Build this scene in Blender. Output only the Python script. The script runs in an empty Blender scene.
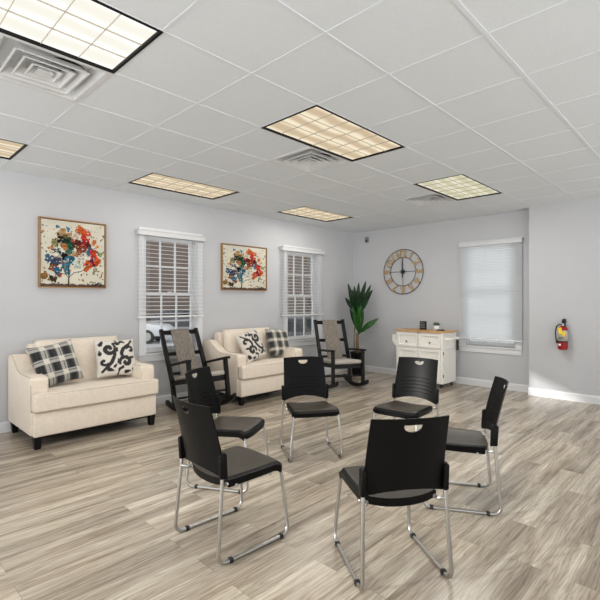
import bpy, bmesh, math, random
from mathutils import Vector, Matrix, noise
R = math.radians
scene = bpy.context.scene
col = scene.collection
ZC = 2.857            # ceiling height
GX, GY, T = 1.6967, -6.2913, 0.6096   # ceiling grid

# ------------------------------------------------------------------ materials
def mat(name, color, rough=0.6, metal=0.0, noise_amt=0.0, nscale=8.0, bump=0.0, bscale=200.0, spec=0.5,
        emit=None, estr=0.0, stretch=(1, 1, 1), sheen=0.0):
    m = bpy.data.materials.new(name); m.use_nodes = True
    nt = m.node_tree; b = nt.nodes['Principled BSDF']
    b.inputs['Base Color'].default_value = (*color, 1)
    b.inputs['Roughness'].default_value = rough
    b.inputs['Metallic'].default_value = metal
    b.inputs['Specular IOR Level'].default_value = spec
    if sheen: b.inputs['Sheen Weight'].default_value = sheen
    if emit:
        b.inputs['Emission Color'].default_value = (*emit, 1); b.inputs['Emission Strength'].default_value = estr
    if noise_amt or bump:
        tc = nt.nodes.new('ShaderNodeTexCoord'); mp = nt.nodes.new('ShaderNodeMapping')
        mp.inputs['Scale'].default_value = stretch
        nt.links.new(tc.outputs['Object'], mp.inputs['Vector'])
    if noise_amt:
        n = nt.nodes.new('ShaderNodeTexNoise'); n.inputs['Scale'].default_value = nscale; n.inputs['Detail'].default_value = 4
        nt.links.new(mp.outputs[0], n.inputs['Vector'])
        cr = nt.nodes.new('ShaderNodeValToRGB')
        lo = [max(0, c * (1 - noise_amt)) for c in color]; hi = [min(1, c * (1 + noise_amt)) for c in color]
        cr.color_ramp.elements[0].color = (*lo, 1); cr.color_ramp.elements[1].color = (*hi, 1)
        cr.color_ramp.elements[0].position = .3; cr.color_ramp.elements[1].position = .7
        nt.links.new(n.outputs['Fac'], cr.inputs['Fac']); nt.links.new(cr.outputs['Color'], b.inputs['Base Color'])
    if bump:
        n2 = nt.nodes.new('ShaderNodeTexNoise'); n2.inputs['Scale'].default_value = bscale
        nt.links.new(mp.outputs[0], n2.inputs['Vector'])
        bp = nt.nodes.new('ShaderNodeBump'); bp.inputs['Strength'].default_value = bump; bp.inputs['Distance'].default_value = .002
        nt.links.new(n2.outputs['Fac'], bp.inputs['Height']); nt.links.new(bp.outputs[0], b.inputs['Normal'])
    return m

def vcol_mat(name, rough=.8, sheen=0.0):
    m = mat(name, (1, 1, 1), rough, bump=.3, bscale=350, sheen=sheen)
    nt = m.node_tree; a = nt.nodes.new('ShaderNodeVertexColor'); a.layer_name = 'Col'
    nt.links.new(a.outputs['Color'], nt.nodes['Principled BSDF'].inputs['Base Color'])
    return m

M = {}
M['wall'] = mat('wall_paint', (.51, .515, .53), .75, noise_amt=.015, nscale=3, bump=.15, bscale=300)
M['tile'] = mat('ceiling_tile', (.70, .73, .75), .9, noise_amt=.02, nscale=60, bump=.6, bscale=260)
M['tee'] = mat('ceiling_tee', (.70, .73, .75), .5, noise_amt=.01)
M['trim'] = mat('white_trim', (.70, .705, .715), .4, noise_amt=.01)
M['valance'] = mat('valance_white', (.60, .605, .61), .45, noise_amt=.01)
M['blind'] = mat('blind_slat', (.80, .81, .82), .45, noise_amt=.01)
M['linen'] = mat('cream_linen', (.78, .685, .57), .9, noise_amt=.05, nscale=30, bump=.6, bscale=420, sheen=.2)
M['piping'] = mat('cream_piping', (.55, .47, .39), .85, noise_amt=.04, nscale=60)
M['darkleg'] = mat('espresso_wood', (.005, .004, .004), .4, spec=.2, noise_amt=.2, nscale=20, stretch=(1, 1, 8))
M['black'] = mat('black_plastic', (.0035, .0035, .0035), .40, spec=.12, bump=.15, bscale=500, noise_amt=.05, nscale=40)
M['seat'] = mat('seat_plastic', (.038, .030, .021), .38, spec=.35, bump=.3, bscale=300, noise_amt=.08, nscale=30)  # brown tone stands in for sheen on the black seat top
M['rub'] = mat('rubber', (.012, .012, .012), .7, noise_amt=.05)
M['chrome'] = mat('satin_steel', (.46, .45, .43), .33, 1.0, noise_amt=.03, nscale=30)
M['rocker'] = mat('rocker_wood', (.005, .0045, .004), .42, spec=.2, noise_amt=.2, nscale=15, stretch=(1, 1, 6))
M['weave'] = mat('grey_woven_pad', (.20, .175, .145), .95, noise_amt=.45, nscale=55, bump=.8, bscale=200, stretch=(1, 1.5, .5))
M['seatpad'] = mat('rocker_seat_pad', (.42, .39, .34), .95, noise_amt=.2, nscale=60, bump=.8, bscale=250)
M['frame'] = mat('bronze_frame', (.33, .17, .055), .4, .35, noise_amt=.1, nscale=20)
M['frame_dark'] = mat('frame_shadow_gap', (.02, .018, .015), .6, noise_amt=.05)
M['cabinet'] = mat('cabinet_white', (.84, .82, .76), .45, noise_amt=.015)
M['butcher'] = mat('butcher_block', (.52, .29, .12), .4, noise_amt=.18, nscale=10, stretch=(1, 14, 1))
M['knob'] = mat('dark_knob', (.08, .08, .08), .35, .8, noise_amt=.05)
M['gold'] = mat('antique_gold', (.44, .31, .16), .6, .15, noise_amt=.2, nscale=25)
M['iron'] = mat('dark_iron', (.04, .04, .04), .5, .6, noise_amt=.1)
M['red'] = mat('extinguisher_red', (.30, .008, .012), .35, spec=.3, noise_amt=.04)
M['label'] = mat('extinguisher_label', (.50, .47, .42), .5, noise_amt=.15, nscale=50)
M['yellow'] = mat('yellow_tag', (.85, .62, .03), .5, noise_amt=.08, nscale=60)
M['white'] = mat('white_ceramic', (.8, .79, .77), .35, noise_amt=.01)
M['leaf'] = mat('leaf_dark', (.008, .036, .010), .35, noise_amt=.45, nscale=9)
M['leaf2'] = mat('leaf_bright', (.022, .10, .016), .38, noise_amt=.35, nscale=9)
M['stem'] = mat('cane_stem', (.25, .18, .09), .8, noise_amt=.25, nscale=40)
M['succ'] = mat('succulent', (.10, .14, .09), .6, noise_amt=.3, nscale=40)
M['soil'] = mat('soil', (.03, .02, .015), .95, noise_amt=.4, nscale=40)
M['grey'] = mat('grey_plastic', (.20, .20, .20), .5, noise_amt=.03)
M['vent'] = mat('vent_metal', (.66, .67, .67), .45, .1, noise_amt=.02)
M['ventdark'] = mat('vent_dark_gap', (.02, .02, .02), .8, noise_amt=.1)  # near-black colour for the shade inside the duct
M['lblack'] = mat('fixture_frame_black', (.006, .006, .006), .5, spec=.15, noise_amt=.05)
M['outground'] = mat('asphalt', (.34, .34, .35), .9, noise_amt=.15, nscale=3)
M['carwhite'] = mat('car_paint_white', (.6, .6, .62), .2, noise_amt=.01)
M['cargrey'] = mat('car_paint_grey', (.10, .10, .11), .25, .3, noise_amt=.02)
M['carglass'] = mat('car_window_glass', (.015, .017, .02), .08, noise_amt=.05)
M['tyre'] = mat('tyre_rubber', (.02, .02, .02), .8, noise_amt=.1)
M['bush'] = mat('hedge_leaf', (.05, .09, .03), .8, noise_amt=.6, nscale=6)
M['plaid'] = vcol_mat('plaid_fabric', .95, .2)
M['art'] = vcol_mat('painted_canvas', .85); M['art'].node_tree.nodes['Principled BSDF'].inputs['Specular IOR Level'].default_value = .1

# floor : vinyl planks running along Y
def floor_mat():
    m = bpy.data.materials.new('vinyl_plank_floor'); m.use_nodes = True
    nt = m.node_tree; N = nt.nodes; L = nt.links; b = N['Principled BSDF']
    tc = N.new('ShaderNodeTexCoord')
    mp = N.new('ShaderNodeMapping'); mp.inputs['Rotation'].default_value = (0, 0, R(90)); L.new(tc.outputs['Object'], mp.inputs[0])
    br = N.new('ShaderNodeTexBrick'); br.offset = .37; br.offset_frequency = 2
    br.inputs['Scale'].default_value = 1; br.inputs['Brick Width'].default_value = 1.22; br.inputs['Row Height'].default_value = .155
    br.inputs['Mortar Size'].default_value = .0012; br.inputs['Mortar Smooth'].default_value = .2; br.inputs['Bias'].default_value = 0
    br.inputs['Color1'].default_value = (0, 0, 0, 1); br.inputs['Color2'].default_value = (1, 1, 1, 1); br.inputs['Mortar'].default_value = (.25, .25, .25, 1)
    L.new(mp.outputs[0], br.inputs[0])
    # per plank shift of the grain
    sep = N.new('ShaderNodeSeparateColor'); L.new(br.outputs['Color'], sep.inputs[0])
    ml = N.new('ShaderNodeMath'); ml.operation = 'MULTIPLY'; ml.inputs[1].default_value = 37; L.new(sep.outputs[0], ml.inputs[0])
    cx = N.new('ShaderNodeCombineXYZ'); L.new(ml.outputs[0], cx.inputs[0]); L.new(ml.outputs[0], cx.inputs[1])
    ad = N.new('ShaderNodeVectorMath'); ad.operation = 'ADD'; L.new(tc.outputs['Object'], ad.inputs[0]); L.new(cx.outputs[0], ad.inputs[1])
    def nz(scale, sx, sy, detail, rough=.6, dist=0):
        q = N.new('ShaderNodeMapping'); q.inputs['Scale'].default_value = (sx, sy, 1); L.new(ad.outputs[0], q.inputs[0])
        n = N.new('ShaderNodeTexNoise'); n.inputs['Scale'].default_value = scale; n.inputs['Detail'].default_value = detail
        n.inputs['Roughness'].default_value = rough; n.inputs['Distortion'].default_value = dist; L.new(q.outputs[0], n.inputs[0]); return n
    broad = nz(1, 11, .8, 5, .6, .8)
    fine = nz(1, 75, 2.6, 5, .65)
    # cathedral grain
    qm = N.new('ShaderNodeMapping'); qm.inputs['Scale'].default_value = (1, .12, 1); L.new(ad.outputs[0], qm.inputs[0])
    wv = N.new('ShaderNodeTexWave'); wv.wave_type = 'BANDS'; wv.bands_direction = 'X'; wv.inputs['Scale'].default_value = 14
    wv.inputs['Distortion'].default_value = 14; wv.inputs['Detail'].default_value = 2; wv.inputs['Detail Scale'].default_value = 1.6
    L.new(qm.outputs[0], wv.inputs[0])
    def rampf(fac, stops):
        r = N.new('ShaderNodeValToRGB'); e = r.color_ramp.elements
        while len(e) < len(stops): e.new(.5)
        for i, (p, c) in enumerate(stops): e[i].position = p; e[i].color = (*c, 1)
        L.new(fac, r.inputs[0]); return r.outputs[0]
    basec = rampf(broad.outputs['Fac'], [(.30, (.22, .175, .13)), (.42, (.36, .30, .235)), (.55, (.49, .43, .345)), (.74, (.66, .60, .505))])
    def mix(kind, fac, a, bb):
        x = N.new('ShaderNodeMixRGB'); x.blend_type = kind
        if isinstance(fac, float): x.inputs[0].default_value = fac
        else: L.new(fac, x.inputs[0])
        for i, v in ((1, a), (2, bb)):
            if isinstance(v, tuple): x.inputs[i].default_value = (*v, 1)
            else: L.new(v, x.inputs[i])
        return x.outputs[0]
    f1 = rampf(fine.outputs['Fac'], [(.34, (.70, .68, .65)), (.62, (1.0, 1.0, 1.0))])
    c = mix('MULTIPLY', .8, basec, f1)
    w1 = rampf(wv.outputs['Fac'], [(.0, (.70, .68, .65)), (.35, (1, 1, 1)), (.9, (1, 1, 1)), (1, (1.1, 1.1, 1.1))])
    c = mix('MULTIPLY', .7, c, w1)
    pl = rampf(sep.outputs[0], [(0, (.70, .685, .66)), (.5, (.98, .97, .95)), (1, (1.25, 1.25, 1.24))])
    c = mix('MULTIPLY', .8, c, pl)
    mo = N.new('ShaderNodeMath'); mo.operation = 'MULTIPLY'; mo.inputs[1].default_value = .55; L.new(br.outputs['Fac'], mo.inputs[0])
    c = mix('MIX', mo.outputs[0], c, (.13, .11, .09))
    L.new(c, b.inputs['Base Color'])
    b.inputs['Roughness'].default_value = .24; b.inputs['Specular IOR Level'].default_value = .5
    bp = N.new('ShaderNodeBump'); bp.inputs['Strength'].default_value = .12; bp.inputs['Distance'].default_value = .002
    L.new(fine.outputs['Fac'], bp.inputs['Height']); L.new(bp.outputs[0], b.inputs['Normal'])
    return m
M['floor'] = floor_mat()

def brick_mat():
    m = bpy.data.materials.new('red_brick_outside'); m.use_nodes = True
    nt = m.node_tree; N = nt.nodes; L = nt.links; b = N['Principled BSDF']
    tc = N.new('ShaderNodeTexCoord'); mp = N.new('ShaderNodeMapping'); mp.inputs['Rotation'].default_value = (R(90), 0, R(90))
    L.new(tc.outputs['Object'], mp.inputs[0])
    br = N.new('ShaderNodeTexBrick'); br.inputs['Scale'].default_value = 1; br.inputs['Brick Width'].default_value = .5; br.inputs['Row Height'].default_value = .17
    br.inputs['Mortar Size'].default_value = .02
    br.inputs['Color1'].default_value = (.24, .055, .035, 1); br.inputs['Color2'].default_value = (.27, .13, .08, 1); br.inputs['Mortar'].default_value = (.15, .11, .09, 1)
    L.new(mp.outputs[0], br.inputs[0]); L.new(br.outputs['Color'], b.inputs['Base Color']); b.inputs['Roughness'].default_value = .9
    return m
M['brick'] = brick_mat()

def glass_mat():
    m = bpy.data.materials.new('window_glass'); m.use_nodes = True
    nt = m.node_tree; N = nt.nodes; L = nt.links; N.remove(N['Principled BSDF'])
    t = N.new('ShaderNodeBsdfTransparent'); t.inputs[0].default_value = (.93, .95, .95, 1)
    g = N.new('ShaderNodeBsdfGlossy'); g.inputs['Roughness'].default_value = .02
    fr = N.new('ShaderNodeFresnel'); fr.inputs[0].default_value = 1.35
    x = N.new('ShaderNodeMixShader'); L.new(fr.outputs[0], x.inputs[0]); L.new(t.outputs[0], x.inputs[1]); L.new(g.outputs[0], x.inputs[2])
    L.new(x.outputs[0], N['Material Output'].inputs['Surface']); return m
M['glass'] = glass_mat()

def transl_mat():
    m = bpy.data.materials.new('closed_blind_slat'); m.use_nodes = True
    nt = m.node_tree; N = nt.nodes; L = nt.links; b = N['Principled BSDF']
    b.inputs['Base Color'].default_value = (.76, .77, .78, 1); b.inputs['Roughness'].default_value = .5
    t = N.new('ShaderNodeBsdfTranslucent'); t.inputs[0].default_value = (.85, .86, .87, 1)
    x = N.new('ShaderNodeMixShader'); x.inputs[0].default_value = .68
    L.new(b.outputs[0], x.inputs[1]); L.new(t.outputs[0], x.inputs[2]); L.new(x.outputs[0], N['Material Output'].inputs['Surface'])
    return m
M['blindT'] = transl_mat()

def diffuser_mat(name, c1, c2, s):
    m = bpy.data.materials.new(name); m.use_nodes = True
    nt = m.node_tree; N = nt.nodes; L = nt.links; N.remove(N['Principled BSDF'])
    e = N.new('ShaderNodeEmission'); e.inputs['Strength'].default_value = s
    tc = N.new('ShaderNodeTexCoord'); w = N.new('ShaderNodeTexWave'); w.bands_direction = 'X'; w.wave_profile = 'SIN'
    w.inputs['Scale'].default_value = 1.56; w.inputs['Distortion'].default_value = 2.2; w.inputs['Detail Scale'].default_value = 1.5
    L.new(tc.outputs['Object'], w.inputs[0])
    r = N.new('ShaderNodeValToRGB'); r.color_ramp.elements[0].color = (*c2, 1); r.color_ramp.elements[1].color = (*c1, 1)
    r.color_ramp.elements[0].position = .15; r.color_ramp.elements[1].position = .8
    L.new(w.outputs['Fac'], r.inputs[0]); L.new(r.outputs[0], e.inputs[0]); L.new(e.outputs[0], N['Material Output'].inputs['Surface'])
    return m

# ------------------------------------------------------------------ helpers
def tag(o, label=None, cat=None, group=None, kind=None):
    if label: o['label'] = label
    if cat: o['category'] = cat
    if group: o['group'] = group
    if kind: o['kind'] = kind
    return o
def empty(name, loc, rz=0, label=None, cat=None, group=None, kind=None):
    o = bpy.data.objects.new(name, None); col.objects.link(o); o.empty_display_size = .1
    o.location = loc; o.rotation_euler = (0, 0, rz); return tag(o, label, cat, group, kind)
def copy_tree(o, parent=None):
    c = o.copy(); col.objects.link(c); c.parent = parent
    for ch in list(o.children): copy_tree(ch, c)
    return c

class MB:
    def __init__(s): s.bm = bmesh.new(); s.smooth = False
    def _new(s, verts, bevel, seg, Mx):
        if bevel:
            es = list({e for v in verts for e in v.link_edges})
            r = bmesh.ops.bevel(s.bm, geom=es, offset=bevel, segments=seg, affect='EDGES', profile=.5)
            verts = list({v for f in r['faces'] for v in f.verts} | {v for v in verts if v.is_valid})
        if Mx is not None: bmesh.ops.transform(s.bm, matrix=Mx, verts=[v for v in verts if v.is_valid])
    def box(s, lo, hi, bevel=0, seg=2, Mx=None):
        x0, y0, z0 = lo; x1, y1, z1 = hi
        vs = [s.bm.verts.new(p) for p in ((x0, y0, z0), (x1, y0, z0), (x1, y1, z0), (x0, y1, z0), (x0, y0, z1), (x1, y0, z1), (x1, y1, z1), (x0, y1, z1))]
        for f in ((3, 2, 1, 0), (4, 5, 6, 7), (0, 1, 5, 4), (1, 2, 6, 5), (2, 3, 7, 6), (3, 0, 4, 7)): s.bm.faces.new([vs[i] for i in f])
        s._new(vs, bevel, seg, Mx); return s
    def bar(s, a, b, w, h, up=(0, 0, 1), bevel=0, w2=None, h2=None):
        """rectangular bar from a to b, w across, h along up"""
        a = Vector(a); b = Vector(b); d = (b - a).normalized(); x = d.cross(Vector(up)).normalized(); u = x.cross(d).normalized()
        w2 = w2 or w; h2 = h2 or h
        vs = []
        for p, ww, hh in ((a, w, h), (b, w2, h2)):
            for sx, su in ((-1, -1), (1, -1), (1, 1), (-1, 1)): vs.append(s.bm.verts.new(p + x * sx * ww / 2 + u * su * hh / 2))
        for f in ((0, 1, 2, 3), (7, 6, 5, 4), (0, 4, 5, 1), (1, 5, 6, 2), (2, 6, 7, 3), (3, 7, 4, 0)): s.bm.faces.new([vs[i] for i in f])
        s._new(vs, bevel, 2, None); return s
    def tube(s, pts, r, n=8, cap=True):
        pts = [Vector(p) for p in pts]; rings = []
        rr = r if isinstance(r, (list, tuple)) else [r] * len(pts)
        prev = None
        for i, p in enumerate(pts):
            d = (pts[min(i + 1, len(pts) - 1)] - pts[max(i - 1, 0)]).normalized()
            if prev is None:
                x = d.orthogonal().normalized()
            else:
                x = (prev - d * prev.dot(d)).normalized()
            prev = x; y = d.cross(x)
            rings.append([s.bm.verts.new(p + (x * math.cos(2 * math.pi * k / n) + y * math.sin(2 * math.pi * k / n)) * rr[i]) for k in range(n)])
        for i in range(len(rings) - 1):
            for k in range(n):
                f = s.bm.faces.new((rings[i][k], rings[i][(k + 1) % n], rings[i + 1][(k + 1) % n], rings[i + 1][k])); f.smooth = True
        if cap: s.bm.faces.new(rings[0][::-1]); s.bm.faces.new(rings[-1])
        return s
    def lathe(s, prof, n=24, c=(0, 0, 0), Mx=None):
        rings = []; vs = []
        for r, z in prof:
            rg = [s.bm.verts.new((c[0] + r * math.cos(2 * math.pi * k / n), c[1] + r * math.sin(2 * math.pi * k / n), c[2] + z)) for k in range(n)]
            rings.append(rg); vs += rg
        for i in range(len(rings) - 1):
            for k in range(n):
                f = s.bm.faces.new((rings[i][k], rings[i][(k + 1) % n], rings[i + 1][(k + 1) % n], rings[i + 1][k])); f.smooth = True
        s.bm.faces.new(rings[0][::-1]); s.bm.faces.new(rings[-1])
        if Mx is not None: bmesh.ops.transform(s.bm, matrix=Mx, verts=vs)
        return s
    def prism(s, poly, axis, a, b, bevel=0, seg=2):
        """poly of 2-D points extruded along axis ('x','y','z') from a to b"""
        def P(p, t):
            return {'x': (t, p[0], p[1]), 'y': (p[0], t, p[1]), 'z': (p[0], p[1], t)}[axis]
        A = [s.bm.verts.new(P(p, a)) for p in poly]; B = [s.bm.verts.new(P(p, b)) for p in poly]
        n = len(poly)
        fs = [s.bm.faces.new(A[::-1]), s.bm.faces.new(B)] + [s.bm.faces.new((A[i], A[(i + 1) % n], B[(i + 1) % n], B[i])) for i in range(n)]
        bmesh.ops.recalc_face_normals(s.bm, faces=fs)
        if bevel:
            es = [e for e in s.bm.edges if e.is_valid and (e.verts[0] in A + B) and (e.verts[1] in A + B)]
            bmesh.ops.bevel(s.bm, geom=es, offset=bevel, segments=seg, affect='EDGES', profile=.5)
        return s
    def ring(s, R0, r, n=64, m=6, plane='xz', c=(0, 0, 0)):
        rs = []
        for i in range(n):
            a = 2 * math.pi * i / n; ro = []
            for k in range(m):
                b = 2 * math.pi * k / m; q = R0 + r * math.cos(b)
                ro.append(s.bm.verts.new((c[0] + q * math.cos(a), c[1] + r * math.sin(b), c[2] + q * math.sin(a))))
            rs.append(ro)
        for i in range(n):
            for k in range(m):
                f = s.bm.faces.new((rs[i][k], rs[i][(k + 1) % m], rs[(i + 1) % n][(k + 1) % m], rs[(i + 1) % n][k])); f.smooth = True
        return s
    def build(s, name, m, parent=None, loc=None, smooth=False, recalc=True):
        if recalc: bmesh.ops.recalc_face_normals(s.bm, faces=s.bm.faces[:])
        me = bpy.data.meshes.new(name); s.bm.to_mesh(me); s.bm.free()
        for mm in (m if isinstance(m, list) else [m]): me.materials.append(mm)
        if smooth:
            me.polygons.foreach_set('use_smooth', [True] * len(me.polygons))
            try: me.set_sharp_from_angle(angle=R(40))
            except Exception: pass
        o = bpy.data.objects.new(name, me); col.objects.link(o)
        if parent: o.parent = parent
        if loc: o.location = loc
        return o

def arc(c, r, a0, a1, n, f):
    return [f(c[0] + r * math.cos(R(a0 + (a1 - a0) * i / n)), c[1] + r * math.sin(R(a0 + (a1 - a0) * i / n))) for i in range(n + 1)]

# ------------------------------------------------------------------ room shell
XL, YN, XR = 0.0, -9.6, 8.6
JX, JY = 3.48, -0.18
WIN1 = (-4.62, -3.80, .72, 2.34)
WIN2 = (-1.94, -1.10, .72, 2.34)
WIN3 = (2.40, 3.24, .68, 2.36)
SUN_SLOT = (-8.84, -7.14, 1.60, 2.00)        # invented opening out of the frame, shaped to throw the sun wedge
def wall(name, plane, t0, t1, a0, a1, holes, z1=ZC + .05):
    us = sorted({a0, a1, *[h[0] for h in holes], *[h[1] for h in holes]}); zs = sorted({0, z1, *[h[2] for h in holes], *[h[3] for h in holes]})
    mb = MB()
    for i in range(len(us) - 1):
        for j in range(len(zs) - 1):
            u, z = (us[i] + us[i + 1]) / 2, (zs[j] + zs[j + 1]) / 2
            if any(h[0] < u < h[1] and h[2] < z < h[3] for h in holes): continue
            if plane == 'x': mb.box((t0, us[i], zs[j]), (t1, us[i + 1], zs[j + 1]))
            else: mb.box((us[i], t0, zs[j]), (us[i + 1], t1, zs[j + 1]))
    bmesh.ops.remove_doubles(mb.bm, verts=mb.bm.verts[:], dist=1e-5)
    # drop internal faces
    from collections import defaultdict
    d = defaultdict(list)
    for f in mb.bm.faces: d[tuple(round(v, 4) for v in f.calc_center_median())].append(f)
    bmesh.ops.delete(mb.bm, geom=[f for l in d.values() if len(l) > 1 for f in l], context='FACES')
    return tag(mb.build(name, M['wall']), kind='structure')
wall('wall_left', 'x', -.16, 0, YN, 0, [WIN1, WIN2, SUN_SLOT])
wall('wall_back', 'y', 0, .16, -.16, JX + .02, [WIN3])
mb = MB(); mb.box((JX, JY, 0), (XR, .16, ZC + .05)); tag(mb.build('wall_right', M['wall']), kind='structure')
mb = MB(); mb.box((-.16, YN, -.1), (XR, .16, 0)); tag(mb.build('floor', M['floor']), kind='structure')

# ceiling: tile field (cells left out where fixtures and vents are recessed) and the tee grid
LIGHTS = [(2, -2), (2, 2), (2, 6), (-2, -2), (-2, 2), (-2, 6)]     # lower i, lower j ; 1 x 2 cells
VENTS = [(1, -1), (1, 3), (1, 7)]
skip = {(i, j + k) for i, j in LIGHTS for k in (0, 1)} | set(VENTS)
mb = MB()
def clampx(v): return min(max(v, -.01), XR)
def clampy(v): return min(max(v, YN), .01)
for i in range(-4, 12):
    for j in range(-9, 12):
        if (i, j) in skip: continue
        x0, x1 = clampx(GX + T * i), clampx(GX + T * (i + 1)); y0, y1 = clampy(GY + T * j), clampy(GY + T * (j + 1))
        if x1 - x0 < .001 or y1 - y0 < .001: continue
        mb.box((x0, y0, ZC), (x1, y1, ZC + .015))
tag(mb.build('ceiling', M['tile']), kind='structure')
mb = MB()
for i in range(-3, 12):
    x = GX + T * i
    if 0 < x < XR:
        w = .013 if i == 5 else .008
        mb.box((x - w, YN, ZC - .004), (x + w, 0, ZC - .0005))
for j in range(-8, 12):
    y = GY + T * j
    if not YN < y < 0: continue
    cuts = sorted([(GX + T * a, GX + T * (a + 1)) for a, b in LIGHTS if b + 1 == j]); x = 0
    for a, b in cuts + [(XR, XR)]:
        if a > x: mb.box((x, y - .008, ZC - .0035), (a, y + .008, ZC - .0004))
        x = max(b, x)
tag(mb.build('trim_1', M['tee']), kind='structure')

# baseboards
def base_profile(h=.115, t=.014): return [(0, 0), (t, 0), (t, h - .02), (t * .5, h), (0, h)]
mb = MB(); mb.prism([(p[0], p[1]) for p in base_profile()], 'y', YN, 0); tag(mb.build('baseboard_left', M['trim']), kind='structure')
mb = MB(); mb.prism([(-p[0], p[1]) for p in base_profile()], 'x', 0, JX); tag(mb.build('baseboard_back', M['trim']), kind='structure')
mb = MB(); mb.prism([(JY - p[0], p[1]) for p in base_profile()], 'x', JX - .01, XR); tag(mb.build('baseboard_right', M['trim']), kind='structure')

# ------------------------------------------------------------------ windows
def window(n, plane, W, sash_d=.10, cas=.085):
    """double hung 3 x 2 over 3 x 2 window. local: u along wall, d into the wall, z"""
    u0, u1, z0, z1 = W
    def B(mb, ua, ub, da, db, za, zb, bev=0):
        if plane == 'x': mb.box((-db, ua, za), (-da, ub, zb), bev)
        else: mb.box((ua, da, za), (ub, db, zb), bev)
    root = empty('window_%d' % n, ((0, (u0 + u1) / 2, z0) if plane == 'x' else ((u0 + u1) / 2, 0, z0)), kind='structure')
    inv = Matrix.Translation(-Vector(root.location))
    def fin(mb, name, m, par):
        bmesh.ops.transform(mb.bm, matrix=inv, verts=mb.bm.verts[:]); return mb.build(name, m, par)
    c = MB()
    B(c, u0 - cas, u0, -.018, 0, z0 - .02, z1 + cas); B(c, u1, u1 + cas, -.018, 0, z0 - .02, z1 + cas); B(c, u0, u1, -.018, 0, z1, z1 + cas)
    B(c, u0 - cas, u1 + cas, -.016, 0, z0 - .11, z0 - .022)
    fin(c, 'casing', M['trim'], root)
    c = MB(); B(c, u0 - cas - .01, u1 + cas + .01, -.035, .06, z0 - .022, z0); fin(c, 'window_sill', M['trim'], root)
    c = MB()   # jamb liner
    B(c, u0, u0 + .02, 0, .15, z0, z1); B(c, u1 - .02, u1, 0, .15, z0, z1); B(c, u0 + .02, u1 - .02, 0, .15, z1 - .02, z1); B(c, u0 + .02, u1 - .02, .06, .15, z0, z0 + .02)
    fin(c, 'jamb', M['trim'], root)
    zm = (z0 + z1) / 2
    for nm, za, zb, d in (('sash', z0 + .02, zm + .02, .075), ('sash', zm - .02, z1 - .02, .11)):
        s = MB(); a, b = u0 + .02, u1 - .02; st = .038; dd = .03
        B(s, a, a + st, d, d + dd, za, zb); B(s, b - st, b, d, d + dd, za, zb)
        B(s, a + st, b - st, d, d + dd, za, za + .045); B(s, a + st, b - st, d, d + dd, zb - .04, zb)
        gu0, gu1, gz0, gz1 = a + st, b - st, za + .045, zb - .04
        for k in (1, 2):
            u = gu0 + (gu1 - gu0) * k / 3; B(s, u - .011, u + .011, d + .004, d + .024, gz0, gz1)
        zz = (gz0 + gz1) / 2; B(s, gu0, gu1, d + .005, d + .023, zz - .011, zz + .011)
        so = fin(s, nm, M['trim'], root)
        g = MB(); B(g, gu0, gu1, d + .012, d + .016, gz0, gz1); fin(g, 'pane', M['glass'], so)
    if n in (1, 2):
        lk = MB(); um = (u0 + u1) / 2; B(lk, um - .03, um + .03, .055, .078, zm + .018, zm + .035, .004); fin(lk, 'sash_lock', M['trim'], root)
    return root
window(1, 'x', WIN1); window(2, 'x', WIN2); window(3, 'y', WIN3)

def blind(plane, u0, u1, ztop, zbot, d0, label, closed=False, stack=.0):
    """2-inch slat blind hung on the wall face"""
    um = (u0 + u1) / 2
    loc = (0, um, zbot) if plane == 'x' else (um, 0, zbot)
    rot = 0 if plane == 'x' else R(-90)
    root = empty('window_blind', loc, rot, label, 'window blind', 'slatted blinds on the three windows')
    w = (u1 - u0) / 2
    # local: x out of the wall, y along the wall
    mb = MB(); mb.box((.018, -w - .01, ztop - zbot - .075), (.095, w + .01, ztop - zbot), .008); mb.box((.02, -w - .015, ztop - zbot - .012), (.103, w + .015, ztop - zbot + .002), .004)
    mb.build('valance', M['valance'], root)
    H = ztop - zbot - .08; pitch = .054 if not closed else .043
    n = int(H / pitch); mb = MB()
    for k in range(n):
        z = .05 + k * (H - .06) / (n - 1)
        a = R(-62) if closed else R(-5)
        Mx = Matrix.Translation((d0, 0, z)) @ Matrix.Rotation(-a, 4, 'Y')
        # slightly crowned slat
        vs = []
        for (x, t) in ((-.024, 0), (-.012, .0022), (0, .003), (.012, .0022), (.024, 0)):
            for y in (-w, w):
                for s in (0, 1): vs.append(mb.bm.verts.new(Mx @ Vector((x, y, t + s * .0016))))
        for q in range(4):
            i = q * 4
            for f in ((i, i + 4, i + 6, i + 2), (i + 1, i + 3, i + 7, i + 5), (i, i + 1, i + 5, i + 4), (i + 2, i + 6, i + 7, i + 3)): mb.bm.faces.new([vs[v] for v in f])
        mb.bm.faces.new([vs[v] for v in (0, 2, 3, 1)]); mb.bm.faces.new([vs[v] for v in (16, 17, 19, 18)])
    mb.build('slats', M['blindT'] if closed else M['blind'], root)
    mb = MB(); mb.box((d0 - .026, -w, 0), (d0 + .026, w, .02), .004)
    if stack: mb.box((d0 - .026, -w, .022), (d0 + .026, w, .022 + stack), .002)
    mb.build('bottom_rail', M['blind'], root)
    for y in (-w * .72, w * .72):
        mb = MB()
        mb.tube([(d0 + .027, y, H + .02), (d0 + .027, y, -.002), (d0 - .027, y, -.002), (d0 - .027, y, H + .02)], .0012, 4)
        mb.build('ladder_cord', M['trim'], root)
    mb = MB(); mb.tube([(d0 + .04, -w * .9, H), (d0 + .04, -w * .9, H * .45)], .004, 6); mb.build('tilt_wand', M['blind'], root)
    return root
blind('x', -4.74, -3.725, 2.385, 1.205, .05, 'white slat blind half raised on the window beside the larger tree painting')
blind('x', -2.12, -1.03, 2.390, 1.17, .05, 'white slat blind half raised on the window nearest the corner plant')
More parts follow.
